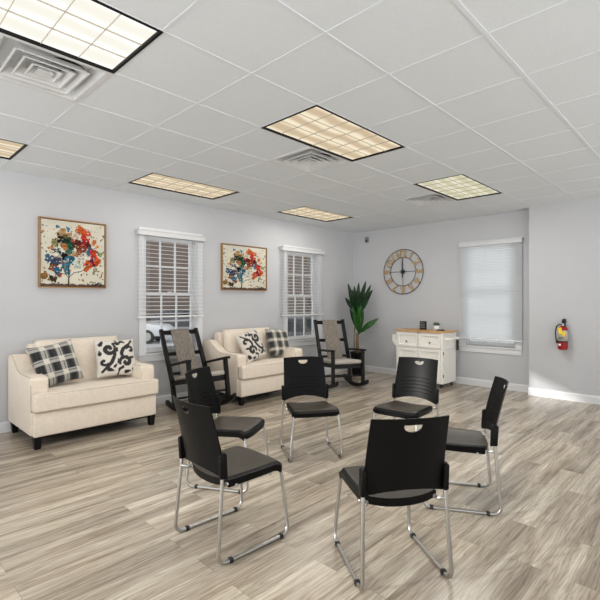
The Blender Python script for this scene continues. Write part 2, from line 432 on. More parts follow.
blind('y', 2.34, 3.34, 2.425, .79, .05, 'white slat blind closed and lowered on the window behind the white cabinet', closed=True)

# ------------------------------------------------------------------ ceiling fixtures
DIFF = {'w': diffuser_mat('diffuser_bright', (1.0, .99, .94), (.90, .87, .78), 1.0),
        't': diffuser_mat('diffuser_warm', (.97, .85, .64), (.66, .52, .35), .90),
        'y': diffuser_mat('diffuser_pale', (.86, .83, .65), (.66, .62, .43), .88)}
M['louvre'] = mat('louvre_blade', (.45, .40, .32), .5, noise_amt=.03)
def fixture(i, j, dk, label):
    cx, cy = GX + T * (i + .5), GY + T * (j + 1)
    root = empty('ceiling_light', (cx, cy, ZC), 0, label, 'ceiling light', 'fluorescent troffers in the ceiling grid')
    w, l = T / 2 + .004, T + .004; t = .017
    mb = MB(); z0, z1 = -.007, .012
    mb.box((-w, -l, z0), (-w + t, l, z1)); mb.box((w - t, -l, z0), (w, l, z1)); mb.box((-w + t, -l, z0), (w - t, -l + t, z1)); mb.box((-w + t, l - t, z0), (w - t, l, z1))
    mb.build('frame', M['lblack'], root)
    mb = MB(); mb.box((-w + t, -l + t, .008), (w - t, l - t, .012)); mb.build('diffuser', DIFF[dk], root)
    mb = MB(); iw, il = w - t, l - t
    for k in (1, 2): x = -iw + 2 * iw * k / 3; mb.box((x - .001, -il, .000), (x + .001, il, .008))
    for k in range(1, 6): y = -il + 2 * il * k / 6; mb.box((-iw, y - .001, .000), (iw, y + .001, .008))
    mb.build('louvre', M['louvre'], root)
fixture(2, -2, 'w', 'bright white ceiling light panel at the top left beside the largest air vent')
fixture(2, 2, 't', 'warm glowing ceiling light panel with black frame near the middle of the ceiling')
fixture(2, 6, 'y', 'pale yellowish ceiling light panel nearest the clock and the closed window blind')
fixture(-2, -2, 't', 'warm ceiling light panel at the left edge above the larger tree painting')
fixture(-2, 2, 't', 'warm ceiling light panel above the window between the two cream sofas')
fixture(-2, 6, 't', 'warm ceiling light panel nearest the corner with the tall plant')

def vent(i, j, label):
    root = empty('air_vent', (GX + T * (i + .5), GY + T * (j + .5), ZC), 0, label, 'air vent', 'square diffusers in the ceiling')
    w = T / 2 - .004
    mb = MB(); mb.box((-w, -w, .05), (w, w, .056)); mb.build('back_plate', M['vent'], root); mb = MB(); mb.lathe([(.14, .044), (.14, .049)], 24, (.02, .10, 0)); mb.build('duct_shade_disc', M['ventdark'], root)  # dark disc paints the shade inside the duct mouth
    mb = MB()
    def sq(r, z): return [(-r, -r, z), (r, -r, z), (r, r, z), (-r, r, z)]
    def cone(ra, za, rb, zb):
        A = [mb.bm.verts.new(p) for p in sq(ra, za)]; B = [mb.bm.verts.new(p) for p in sq(rb, zb)]
        for k in range(4): mb.bm.faces.new((A[k], A[(k + 1) % 4], B[(k + 1) % 4], B[k]))
    # outer flange
    cone(w, .045, w, -.006); cone(w, -.006, w - .03, -.006); cone(w - .03, -.006, w - .075, .046)
    for r in (.205, .145, .088):
        cone(r, -.012, r - .012, -.014); cone(r - .012, -.014, r - .055, .03); cone(r, -.012, r - .045, .034)
    A = [mb.bm.verts.new(p) for p in sq(.045, -.016)]; mb.bm.faces.new(A); cone(.045, -.016, .03, .02)
    mb.build('vent_louvres', M['vent'], root, recalc=False)
vent(1, -1, 'large square white air vent at the top left beside the brightest ceiling light')
vent(1, 3, 'square air vent beside the middle ceiling light panel')
vent(1, 7, 'square air vent beside the pale light panel near the clock')

# ------------------------------------------------------------------ wall things
def smooth01(t): t = max(0, min(1, t)); return t * t * (3 - 2 * t)
def hashc(u, v, s, k): return noise.noise(Vector((u * s, v * s, k * 7.3)))
ART = [ # u, v(up), r, colour     (u to the right, v up, 0..1)
 (.24,.90,.035,(.02,.20,.45)), (.38,.88,.03,(.10,.25,.45)), (.60,.88,.08,(.75,.16,.03)), (.68,.84,.07,(.70,.10,.03)), (.57,.93,.03,(.8,.30,.05)),
 (.30,.79,.07,(.55,.33,.14)), (.42,.80,.05,(.50,.30,.12)), (.36,.74,.05,(.10,.10,.04)), (.52,.76,.05,(.80,.62,.5)), (.66,.75,.06,(.65,.05,.03)),
 (.20,.66,.06,(.30,.30,.10)), (.32,.68,.08,(.015,.02,.015)), (.42,.66,.09,(.015,.06,.035)), (.46,.60,.06,(.01,.10,.05)), (.55,.66,.08,(.12,.02,.015)),
 (.66,.66,.07,(.35,.02,.02)), (.74,.64,.05,(.10,.02,.02)), (.60,.56,.07,(.25,.06,.04)), (.36,.60,.05,(.55,.22,.07)), (.42,.54,.06,(.05,.16,.13)),
 (.22,.53,.06,(.03,.10,.16)), (.33,.46,.06,(.012,.012,.02)), (.26,.44,.04,(.60,.55,.45)), (.44,.42,.07,(.02,.14,.22)), (.12,.41,.07,(.06,.13,.22)),
 (.22,.37,.08,(.05,.07,.14)), (.33,.36,.05,(.25,.20,.18)), (.38,.32,.06,(.06,.20,.30)), (.40,.24,.05,(.07,.25,.33)), (.19,.27,.06,(.22,.07,.03)),
 (.25,.21,.06,(.02,.14,.25)), (.28,.18,.03,(.50,.10,.03)), (.06,.16,.05,(.30,.16,.05)), (.18,.11,.05,(.06,.04,.02)), (.83,.72,.045,(.78,.20,.05)),
 (.88,.64,.03,(.75,.35,.10)), (.72,.55,.05,(.08,.18,.28)), (.78,.58,.05,(.08,.08,.16)), (.82,.52,.07,(.70,.06,.03)), (.84,.42,.08,(.75,.05,.02)),
 (.77,.38,.06,(.06,.02,.06)), (.72,.33,.07,(.70,.09,.03)), (.90,.40,.05,(.65,.12,.03)), (.70,.28,.05,(.72,.15,.04)), (.94,.52,.04,(.30,.38,.15)),
 (.84,.26,.04,(.35,.32,.18)), (.82,.20,.03,(.25,.28,.14)), (.60,.40,.06,(.72,.70,.62)), (.55,.33,.06,(.60,.66,.58)), (.95,.33,.02,(.55,.3,.1)),
 (.62,.46,.05,(.75,.7,.62)), (.52,.50,.04,(.55,.25,.08)), (.15,.58,.04,(.55,.28,.12)), (.90,.24,.02,(.1,.1,.05)), (.48,.72,.04,(.45,.08,.05))]
BR = [((.41, 0), (.42, .14)), ((.42, .12), (.36, .20)), ((.42, .14), (.50, .21)), ((.50, .21), (.62, .24)), ((.36, .2), (.33, .28)), ((.62, .24), (.70, .30)), ((.42, .14), (.42, .32)), ((.36, .18), (.28, .2))]
def segd(p, a, b):
    ax, ay = a; bx, by = b; px, py = p; dx, dy = bx - ax, by - ay
    t = max(0, min(1, ((px - ax) * dx + (py - ay) * dy) / (dx * dx + dy * dy + 1e-9)))
    return math.hypot(px - ax - t * dx, py - ay - t * dy), t
def art_color(u, v):
    c = [.60, .57, .47]
    n = hashc(u, v, 5, 1); c = [x * (1 + .12 * n) for x in c]
    du = hashc(u, v, 13, 2) * .045 + hashc(u, v, 34, 5) * .02; dv = hashc(u, v, 13, 3) * .045 + hashc(u, v, 34, 6) * .02
    for (a, b, r, k) in ART:
        d = math.hypot(u + du - a, v + dv - b)
        if d < r:
            h = hashc(u * 1.0, v * 1.8, 26, a * 31 + b * 17)
            if h > -.42: c = [max(0, .62 * x * (1 + 1.1 * h)) for x in k]
    s = hashc(u, v, 30, 9)
    if s > .48 and v < .93: c = [.02, .025, .03]
    s = hashc(u, v, 24, 12)
    if s > .58: c = [.36, .20, .08]
    if v < .035 + .02 * hashc(u, v, 20, 4): c = [.10, .06, .05]
    if .78 < u < .96 and v < .07 and hashc(u, v, 60, 8) > 0: c = [.02, .02, .02]
    for a, b in BR:
        d, t = segd((u, v), a, b)
        if d < (.011 if a[1] == 0 else .0055): c = [.03, .02, .015]
    return c
def painting(y0, y1, z0, z1, label, N=130):
    root = empty('framed_painting', (0, (y0 + y1) / 2, (z0 + z1) / 2), 0, label, 'painting', 'two abstract tree paintings')
    w, h = (y1 - y0) / 2, (z1 - z0) / 2; d = .045; t = .012
    mb = MB(); mb.box((.001, -w, -h), (d, -w + t, h)); mb.box((.001, w - t, -h), (d, w, h)); mb.box((.001, -w + t, -h), (d, w - t, -h + t)); mb.box((.001, -w + t, h - t), (d, w - t, h))
    mb.build('frame', M['frame'], root)
    mb = MB(); mb.box((.002, -w + t, -h + t), (.012, w - t, h - t)); mb.build('backing', M['frame_dark'], root)
    g = .008 + t; cw, chh = w - g, h - g
    me = bpy.data.meshes.new('canvas'); vs = []; fs = []; cs = []
    for b in range(N + 1):
        for a in range(N + 1): vs.append((.034, -cw + 2 * cw * a / N, -chh + 2 * chh * b / N)); cs.append(art_color(a / N, b / N))
    for b in range(N):
        for a in range(N): i = b * (N + 1) + a; fs.append((i, i + 1, i + N + 2, i + N + 1))
    k = len(vs)
    for (y, z) in ((-cw, -chh), (cw, -chh), (cw, chh), (-cw, chh)): vs.append((.012, y, z)); cs.append((.6, .57, .5))
    q = [0, N, (N + 1) * (N + 1) - 1, (N + 1) * N]
    for e in range(4): fs.append((q[e], k + e, k + (e + 1) % 4, q[(e + 1) % 4]))
    me.from_pydata(vs, [], fs); ca = me.color_attributes.new('Col', 'FLOAT_COLOR', 'POINT')
    for i, c in enumerate(cs): ca.data[i].color = (*c, 1)
    me.materials.append(M['art']); o = bpy.data.objects.new('canvas', me); col.objects.link(o); o.parent = root
painting(-5.909, -5.152, 1.588, 2.395, 'larger framed abstract tree painting hung above the left cream sofa')
painting(-3.374, -2.454, 1.602, 2.330, 'smaller looking framed abstract tree painting hung between the two left windows')

# clock
clk = empty('wall_clock', (1.200, 0, 1.990), 0, 'large open round wall clock with gold numerals and dark rings above the white cabinet', 'clock')
RC, RI = .425, .272
mb = MB(); mb.ring(RC, .007, 72, 6, c=(0, -.025, 0)); mb.ring(RI, .006, 60, 6, c=(0, -.025, 0)); mb.build('rings', M['iron'], clk)
mb = MB()
for a in (0, 90, 180, 270):
    ca, sa = math.cos(R(a)), math.sin(R(a)); mb.tube([(.03 * ca, -.025, .03 * sa), (RI * ca, -.025, RI * sa)], .0045, 6)
mb.ring(.045, .005, 24, 6, c=(0, -.025, 0)); mb.build('spokes', M['iron'], clk)
for a in (45, 135, 225, 315):
    mb = MB(); ca, sa = math.cos(R(a)), math.sin(R(a)); mb.tube([(RC * ca, -.025, RC * sa), (RC * ca, 0, RC * sa)], .004, 6)
    mb.build('standoff', M['iron'], clk)
mb = MB(); mb.tube([(0, -.045, 0), (0, -.01, 0)], .03, 20); mb.build('hub', M['iron'], clk)
mb = MB(); mb.bar((0, -.048, -.09), (0, -.048, .27), .016, .004, up=(0, 1, 0), w2=.006); mb.tube([(0, -.05, -.10), (0, -.046, -.10)], .014, 12); mb.tube([(0, -.05, .14), (0, -.046, .14)], .013, 12); mb.build('minute_hand', M['iron'], clk)
mb = MB(); mb.bar((0, -.054, -.04), (0, -.054, .19), .02, .004, up=(0, 1, 0), w2=.008); mb.build('hour_hand', M['iron'], clk)
for k in range(1, 13):
    cu = bpy.data.curves.new('numeral', 'FONT'); cu.body = str(k); cu.size = .185; cu.extrude = .006; cu.offset = .006; cu.align_x = 'CENTER'; cu.align_y = 'CENTER'; cu.resolution_u = 3
    to = bpy.data.objects.new('tmp', cu); col.objects.link(to); bpy.context.view_layer.update()
    me = bpy.data.meshes.new_from_object(to.evaluated_get(bpy.context.evaluated_depsgraph_get())); bpy.data.objects.remove(to)
    xs = [v.co.x for v in me.vertices]; ys = [v.co.y for v in me.vertices]; mx, my = (min(xs) + max(xs)) / 2, (min(ys) + max(ys)) / 2
    sy = (RC - RI) / (max(ys) - min(ys)); sx = sy * .95 if k < 10 else .15 / (max(xs) - min(xs))
    a = R(30 * k)                       # clockwise from 12; tops point outward
    for v in me.vertices:
        x, y, z = (v.co.x - mx) * sx, (v.co.y - my) * sy + (RC + RI) / 2, v.co.z
        v.co = (x * math.cos(a) + y * math.sin(a), -.025 - z, -x * math.sin(a) + y * math.cos(a))
    me.materials.clear(); me.materials.append(M['gold'])
    no = bpy.data.objects.new('numeral', me); col.objects.link(no); no.parent = clk

# motion sensor
ms = empty('motion_sensor', (.365, 0, 2.678), 0, 'small grey sensor box high on the wall near the room corner', 'sensor')
mb = MB(); mb.box((-.035, -.04, -.06), (.035, 0, .06), .01); mb.build('housing', M['grey'], ms)
mb = MB(); mb.box((-.022, -.046, -.04), (.022, -.038, .005), .004); mb.build('lens', M['iron'], ms)

# fire extinguisher on the right wall
fe = empty('fire_extinguisher', (3.955, JY, .735), 0, 'red fire extinguisher with yellow tag hung on the right wall', 'fire extinguisher')
yo = -.082
mb = MB(); mb.lathe([(.055, 0), (.062, .008), (.064, .02), (.064, .275), (.062, .295), (.05, .318), (.03, .332), (.022, .338)], 28, (0, yo, 0)); mb.build('tank', M['red'], fe)
mb = MB(); mb.lathe([(.0645, .105), (.0645, .125)], 28, (0, yo, 0)); mb.build('strap', M['rub'], fe)
mb = MB(); mb.lathe([(.0642, .125), (.0642, .275)], 28, (0, yo, 0)); mb.build('label_wrap', M['label'], fe)
mb = MB(); mb.box((-.04, yo - .0672, .055), (-.008, yo - .058, .085), .004); mb.build('sticker', M['white'], fe)
mb = MB()
for z in (.150, .165, .178): mb.box((-.035, yo - .0665, z), (.02, yo - .061, z + .004))
mb.build('label_print', M['iron'], fe)
mb = MB(); mb.lathe([(.016, .336), (.018, .345), (.018, .375), (.012, .380)], 16, (0, yo, 0)); mb.build('valve', M['chrome'], fe)
mb = MB(); mb.bar((-.01, yo, .385), (.055, yo - .02, .40), .016, .01); mb.bar((-.01, yo, .40), (.05, yo - .03, .425), .016, .008); mb.box((-.012, yo - .012, .375), (.018, yo + .012, .425), .004); mb.build('handle', M['rub'], fe)
mb = MB(); mb.tube([(-.01, yo - .01, .36), (-.04, yo - .015, .362), (-.075, yo - .01, .33), (-.092, yo, .27), (-.094, yo + .01, .20), (-.088, yo + .01, .14), (-.08, yo + .01, .105)], .0085, 8); mb.tube([(-.082, yo + .01, .14), (-.075, yo + .01, .085)], [.011, .016], 8); mb.build('hose', M['rub'], fe)
mb = MB(); mb.box((-.012, yo - .074, .225), (.034, yo - .070, .318), .003, Mx=Matrix.Translation((0, 0, 0)) @ Matrix.Rotation(R(-6), 4, 'Y')); mb.box((.012, yo - .08, .195), (.052, yo - .076, .262), .003); mb.build('inspection_tag', M['yellow'], fe)
mb = MB(); mb.box((-.02, -.02, .30), (.02, 0, .44)); mb.bar((0, -.01, .39), (0, yo + .0, .39), .012, .006); mb.build('wall_bracket', M['iron'], fe)

# ------------------------------------------------------------------ sofas
def pillow_mesh(name, w, h, t, colf, m, N=56):
    vs, fs, cs = [], [], []
    for side in (1, -1):
        base = len(vs)
        for b in range(N + 1):
            for a in range(N + 1):
                u, v = -1 + 2 * a / N, -1 + 2 * b / N
                pin = 1 - .07 * (1 - (u * u * v * v)) * (max(abs(u), abs(v)) ** 2)
                th = t / 2 * ((1 - u ** 4) * (1 - v ** 4)) ** .55 * (1 + .06 * noise.noise(Vector((u * 2, v * 2, side))))
                vs.append((side * th, u * w / 2 * (pin if abs(u) > abs(v) else 1 - .07 * (1 - u * u)), v * h / 2 * (1 - .07 * (1 - u * u) * abs(v)) if True else 0))
                cs.append(colf((u + 1) / 2, (v + 1) / 2))
        for b in range(N):
            for a in range(N):
                i = base + b * (N + 1) + a; q = (i, i + 1, i + N + 2, i + N + 1); fs.append(q if side == 1 else q[::-1])
    me = bpy.data.meshes.new(name); me.from_pydata(vs, [], fs)
    ca = me.color_attributes.new('Col', 'FLOAT_COLOR', 'POINT')
    for i, c in enumerate(cs): ca.data[i].color = (*c, 1)
    bm = bmesh.new(); bm.from_mesh(me); bmesh.ops.remove_doubles(bm, verts=bm.verts[:], dist=1e-5); bm.to_mesh(me); bm.free()
    me.polygons.foreach_set('use_smooth', [True] * len(me.polygons)); me.materials.append(m)
    return me
def plaid_f(dark):
    CR = (.62, .58, .50)
    def f(u, v):
        P = .34; x = (u + .10) % P / P; y = (v + .12) % P / P
        inx, iny = .20 < x < .86, .20 < y < .86
        thread = .5 + .5 * math.sin(v * 260) if inx else 0
        if inx and iny:
            k = .012 if (.3 < x < .76) else .05
            return tuple(k * (1 + 1.5 * (math.sin(u * 300) > .7)) for _ in range(3)) if dark else ((.025, .027, .030) if (.3 < x < .76) else (.13, .13, .12))
        if inx or iny:
            s = x if iny else y
            if .06 < s < .13: return (.04, .04, .04) if dark else (.28, .26, .23)
            if not dark and (.44 < (s) < .56 or s < .06): return (.62, .60, .54)
            return (.36, .35, .32) if dark else (.24, .225, .19)
        return CR
    return f
def spiral(cx, cy, r0, a0, a1, grow, n=26):
    out = []
    for i in range(n + 1):
        t = i / n; a = R(a0 + (a1 - a0) * t); r = r0 + grow * t; out.append((cx + r * math.cos(a), cy + r * math.sin(a)))
    return out
def floral_f(mirror, seed):
    lines = [(spiral(.30, .70, .03, 0, 400, .13), .034), (spiral(.70, .34, .03, 180, 560, .13), .034), ([(.10, .10), (.22, .22), (.34, .34), (.42, .5), (.44, .62)], .026),
             ([(.90, .92), (.80, .80), (.66, .70), (.60, .58), (.62, .48)], .026), (spiral(.16, .36, .02, 60, 330, .08), .024), (spiral(.84, .66, .02, 240, 520, .08), .024),
             ([(.50, .0), (.52, .14), (.62, .2)], .022), ([(.48, 1.), (.5, .88), (.40, .84)], .022)]
    leaves = [(.55, .86, .09, .045, 30), (.12, .86, .09, .045, 60), (.30, .14, .10, .05, -20), (.92, .18, .09, .05, 70), (.52, .36, .08, .04, 100), (.88, .46, .08, .035, 20), (.07, .60, .07, .04, 100), (.66, .90, .08, .04, -30), (.42, .24, .07, .035, 45), (.74, .08, .09, .04, 10), (.50, .68, .07, .035, 75)]
    def f(u, v):
        if mirror: u = 1 - u
        for pts, w in lines:
            for i in range(len(pts) - 1):
                d, _ = segd((u, v), pts[i], pts[i + 1])
                t = i / len(pts)
                if d < 1.4 * w * (.55 + .65 * math.sin(math.pi * min(1, t * .9 + .12))): return (.022, .020, .020)
        for (a, b, l, w, an) in leaves:
            dx, dy = u - a, v - b; c, s = math.cos(R(an)), math.sin(R(an)); x, y = dx * c + dy * s, -dx * s + dy * c
            if (x / l) ** 2 + (y / (w * (1 - .5 * x / l))) ** 2 < 1: return (.022, .020, .020)
        return (.66, .62, .56)
    return f

def make_sofa(label, y0, y1):
    W = y1 - y0; root = empty('sofa', (.03, (y0 + y1) / 2, 0), 0, label, 'sofa', 'two cream upholstered sofas against the left wall')
    h = W / 2
    # body
    mb = MB(); mb.box((0.04, -h + .012, .12), (.89, h - .012, .355), .018, 3); mb.build('base', M['linen'], root, smooth=True)
    # back frame
    mb = MB(); mb.prism([(0, .13), (.22, .13), (.235, .60), (.17, .945), (.13, .96), (.05, .955), (.02, .92)], 'y', -h + .166, h - .166, .02, 3); mb.build('backrest', M['linen'], root, smooth=True)
    # arms
    prof = [(0, .125), (.0, .81), (.03, .85), (.09, .852), (.16, .83), (.25, .77), (.34, .715), (.43, .69), (.55, .685), (.79, .685), (.815, .665), (.82, .64), (.82, .125)]
    for s in (-1, 1):
        a, b = (-h, -h + .165) if s < 0 else (h - .165, h)
        mb = MB(); mb.prism(prof, 'y', a, b, .016, 3); arm = mb.build('arm', M['linen'], root, smooth=True)
        mb = MB(); yy = a if s < 0 else b
        for q in (a + .008, b - .008):
            mb.tube([(p[0], q, p[1] + .002) for p in prof[2:-3]] + [(.818, q, .60), (.822, q, .36)], .0045, 6)
        mb.build('piping', M['piping'], arm)
    # T seat cushion : inner block + front bar wrapping the arms
    mb = MB(); iw = h - .17
    poly = [(.22, -iw), (.825, -iw), (.825, -h + .004), (.935, -h + .004), (.935, h - .004), (.825, h - .004), (.825, iw), (.22, iw)]
    A = [mb.bm.verts.new((p[0], p[1], .365)) for p in poly]; B = [mb.bm.verts.new((p[0], p[1], .535)) for p in poly]
    n = len(poly); mb.bm.faces.new(A[::-1]); mb.bm.faces.new(B)
    for i in range(n): mb.bm.faces.new((A[i], A[(i + 1) % n], B[(i + 1) % n], B[i]))
    bmesh.ops.bevel(mb.bm, geom=mb.bm.edges[:], offset=.028, segments=4, affect='EDGES', profile=.6)
    cush = mb.build('seat_cushion', M['linen'], root, smooth=True)
    mb = MB(); lo = .012
    for z in (.374, .527):
        f = [(.30, -iw + lo, z), (.83, -iw + lo, z), (.838, -h + .014, z), (.90, -h + .012, z), (.925, -h + .03, z), (.928, 0, z), (.925, h - .03, z), (.90, h - .012, z), (.838, h - .014, z), (.83, iw - lo, z), (.30, iw - lo, z)]
        mb.tube(f, .0055, 6)
    mb.build('piping', M['piping'], cush)
    # back cushion
    N = 20; me = bpy.data.meshes.new('back_cushion'); vs = []; fs = []
    bw = 2 * (h - .175)
    for side in (1, -1):
        o0 = len(vs)
        for b in range(N + 1):
            for a in range(N + 1):
                u, v = -1 + 2 * a / N, -1 + 2 * b / N
                th = .095 * ((1 - u ** 6) * (1 - v ** 6)) ** .5
                x = .33 - .10 * (v + 1) / 2 + side * th * (1 - .25 * (v > 0) * v); z = .735 + v * .27
                vs.append((x, u * bw / 2 * (1 - .02 * (v > 0) * v), z))
        for b in range(N):
            for a in range(N):
                i = o0 + b * (N + 1) + a; q = (i, i + 1, i + N + 2, i + N + 1); fs.append(q if side == 1 else q[::-1])
    me.from_pydata(vs, [], fs); bm = bmesh.new(); bm.from_mesh(me); bmesh.ops.remove_doubles(bm, verts=bm.verts[:], dist=1e-5); bm.to_mesh(me); bm.free()
    me.polygons.foreach_set('use_smooth', [True] * len(me.polygons)); me.materials.append(M['linen'])
    o = bpy.data.objects.new('back_cushion', me); col.objects.link(o); o.parent = root
    # dark strip standing in for the shade under the sofa, then legs
    mb = MB(); mb.box((.10, -h + .07, .085), (.80, h - .07, .125)); mb.build('plinth', M['darkleg'], root)
    for x in (.05, .84):
        for y in (-h + .055, h - .055):
            mb = MB(); mb.bar((x, y, 0), (x, y, .125), .052, .052, up=(1, 0, 0), w2=.075, h2=.075, bevel=.003); mb.build('leg', M['darkleg'], root)
    return root
make_sofa('cream two seat sofa at the left under the larger tree painting', -6.21, -4.925)
make_sofa('cream sofa between the two dark rocking chairs under the smaller tree painting', -3.71, -2.42)

def throw_pillow(loc, w, h, lean, yaw, roll, colf, label, t=.15, m=None):
    me = pillow_mesh('throw_pillow', w, h, t, colf, M['plaid'])
    o = bpy.data.objects.new('throw_pillow', me); col.objects.link(o)
    o.matrix_world = Matrix.Translation(loc) @ Matrix.Rotation(yaw, 4, 'Z') @ Matrix.Rotation(-lean, 4, 'Y') @ Matrix.Rotation(roll, 4, 'X')
    tag(o, label, 'pillow', 'throw pillows on the two sofas'); return o
throw_pillow((.53, -5.88, .765), .46, .46, R(22), R(4), R(9), plaid_f(True), 'black and white plaid pillow leaning in the left corner of the left sofa')
throw_pillow((.53, -5.245, .77), .46, .45, R(22), R(-4), R(-2), floral_f(False, 1), 'cream pillow with black scroll leaves on the right side of the left sofa')
throw_pillow((.53, -3.20, .765), .46, .45, R(22), R(6), R(14), floral_f(True, 2), 'cream pillow with dark scroll leaves on the sofa between the rocking chairs')
throw_pillow((.50, -2.62, .77), .45, .45, R(20), R(0), R(-3), plaid_f(False), 'beige and grey plaid pillow on the sofa between the rocking chairs')

# ------------------------------------------------------------------ stacking chairs
def make_chair():
    root = empty('stacking_chair', (0, 0, 0))
    # backrest : curved shell with a D slot
    NU, NV = 24, 18; bm = bmesh.new()
    def pos(u, v, off):
        zb = .455 + .036 * (1 - u * u) ** 1.0 * 1.0; zt = .863 + .004 * (1 - u * u)
        z = zb + (zt - zb) * v
        hw = .218 - .014 * v
        zz = (z - .455) / .39
        y = -.240 - .088 * zz ** 1.25 + .042 * u * u
        return Vector((u * hw, y - off, z))
    th = .009; grids = []
    for off in (0, th):
        grids.append([[bm.verts.new(pos(-1 + 2 * a / NU, b / NV, off)) for a in range(NU + 1)] for b in range(NV + 1)])
    for gi, g in enumerate(grids):
        for b in range(NV):
            for a in range(NU):
                q = (g[b][a], g[b][a + 1], g[b + 1][a + 1], g[b + 1][a]); bm.faces.new(q if gi else q[::-1])
    f, k = grids
    for a in range(NU):
        bm.faces.new((f[0][a], f[0][a + 1], k[0][a + 1], k[0][a])); bm.faces.new((f[NV][a + 1], f[NV][a], k[NV][a], k[NV][a + 1]))
    for b in range(NV):
        bm.faces.new((f[b + 1][0], f[b][0], k[b][0], k[b + 1][0])); bm.faces.new((f[b][NU], f[b + 1][NU], k[b + 1][NU], k[b][NU]))
    bmesh.ops.recalc_face_normals(bm, faces=bm.faces[:])
    me = bpy.data.meshes.new('backrest'); bm.to_mesh(me); bm.free(); me.materials.append(M['black'])
    bo = bpy.data.objects.new('backrest', me); col.objects.link(bo)
    cut = MB(); D = [(-.048, .834), (.048, .834)] + [(.048 * math.cos(R(a)), .834 - .008 - .030 * math.sin(R(a))) for a in range(0, 181, 15)]
    cut.prism(D, 'y', -.5, .0); co = cut.build('cut', M['black'])
    md = bo.modifiers.new('b', 'BOOLEAN'); md.operation = 'DIFFERENCE'; md.object = co; md.solver = 'EXACT'
    bpy.context.view_layer.update()
    me2 = bpy.data.meshes.new_from_object(bo.evaluated_get(bpy.context.evaluated_depsgraph_get()))
    bo.modifiers.clear(); bo.data = me2; bpy.data.objects.remove(co)
    me2.polygons.foreach_set('use_smooth', [True] * len(me2.polygons)); me2.set_sharp_from_angle(angle=R(35))
    bo.parent = root
    # raised ribs on the front of the backrest
    mb = MB()
    for i, v in enumerate((.14, .23, .32, .41, .50)):
        hw = (.70, .78, .80, .74, .62)[i]
        pts = [pos(u * hw, v, -.001) for u in [(-1 + 2 * q / 12) for q in range(13)]]
        mb.tube(pts, .0028, 6)
    mb.build('rib', M['black'], bo)
    # side sleeves over the frame tube
    for s in (-1, 1):
        mb = MB(); mb.prism([(-.242, .462), (-.196, .462), (-.202, .595), (-.215, .606), (-.250, .597)], 'x', s * .222 - .0135, s * .222 + .0135, .008, 3)
        mb.build('sleeve', M['black'], root, smooth=True)
    # seat shell
    NU, NV = 20, 20; bm = bmesh.new()
    def outline(u, v):
        # v: 0 rear .. 1 front
        hw = .222 - .020 * (1 - v) ** 2
        yy = -.205 + .44 * v
        # rounded front / rear corners
        yy += -.030 * abs(u) ** 5 * v + .035 * abs(u) ** 3 * (1 - v)
        return u * hw, yy
    def ztop(u, v):
        z = .450 + .012 * v - .016 * (1 - u * u) * math.sin(math.pi * min(1, v * 1.05)) - .020 * (1 - v) ** 2 * (1 - u * u)
        z -= .030 * max(0, (v - .84) / .16) ** 2
        z -= .014 * max(0, (abs(u) - .9) / .1) ** 2
        return z
    top = [[bm.verts.new((*outline(-1 + 2 * a / NU, b / NV), ztop(-1 + 2 * a / NU, b / NV))) for a in range(NU + 1)] for b in range(NV + 1)]
    bot = [[bm.verts.new((outline(-1 + 2 * a / NU, b / NV)[0] * .975, outline(-1 + 2 * a / NU, b / NV)[1] * .985, ztop(-1 + 2 * a / NU, b / NV) - (.038 + .006 * (1 - (b / NV))) + .0 * a)) for a in range(NU + 1)] for b in range(NV + 1)]
    for g, fl in ((top, 0), (bot, 1)):
        for b in range(NV):
            for a in range(NU):
                q = (g[b][a], g[b][a + 1], g[b + 1][a + 1], g[b + 1][a]); fc = bm.faces.new(q[::-1] if fl else q); fc.material_index = 0 if not fl and 1 <= a < NU - 1 and b < NV - 1 else 1
    def side(l1, l2):
        for i in range(len(l1) - 1): bm.faces.new((l1[i], l1[i + 1], l2[i + 1], l2[i])).material_index = 1
    side(top[0], bot[0]); side(top[NV], bot[NV]); side([r[0] for r in top], [r[0] for r in bot]); side([r[NU] for r in top], [r[NU] for r in bot])
    w = MB(); w.bm.free(); w.bm = bm; w.build('seat', [M['seat'], M['black']], root, smooth=True)
    # sled frames
    r = .0105; fr = []
    for s in (-1, 1):
        X = .236 * s; bx = .188 * s; tx = .222 * s
        P = [(tx, -.226, .58), (tx, -.228, .45)]
        P += arc((-.212, .062), .05, 180, 270, 6, lambda y, z: (X, y, z))
        P += arc((.185, .062), .05, -90, 0, 6, lambda y, z: (X, y, z))
        P[8:8] = []
        P += [(X - .010 * s, .222, .20), (.210 * s, .210, .37)] + arc((.170, .388), .032, 10, 90, 4, lambda y, z: (.207 * s, y, z)) + [(bx, -.16, .412), (bx, -.185, .412)]
        mb = MB(); mb.tube(P, r, 10); mb.tube([(bx, -.175, .412), (bx + .006 * s, -.205, .414), (tx, -.230, .424)], .009, 8)
        leg = mb.build('leg_frame', M['chrome'], root)
        for y in (-.182, .180):
            mb = MB(); mb.box((X - .0145, y - .012, 0), (X + .0145, y + .012, .026), .005); mb.build('floor_glide', M['rub'], leg)
    mb = MB(); mb.tube([(-.212, .12, .398), (.212, .12, .398)], .009, 8); mb.tube([(-.212, -.12, .396), (.212, -.12, .396)], .009, 8); mb.build('crossbar', M['chrome'], root)
    return root
chair0 = make_chair()
chairs = [  # x, y, heading (deg, direction faced), label
    (4.318, -5.368, 145, 'black stacking chair nearest the camera, seen from behind in the right foreground'),
    (3.488, -5.797, 87.5, 'black stacking chair in the left foreground, back to the left edge'),
    (2.792, -5.288, 29, 'black stacking chair just behind the left foreground chair and before a rocking chair'),
    (2.84, -4.395, -33.5, 'black stacking chair facing the camera before the sofa with the smaller painting'),
    (3.49, -3.80, -85, 'black stacking chair standing in front of the white cabinet'),
    (4.247, -4.352, 209, 'black stacking chair at the right of the circle, seen from the side'),
]
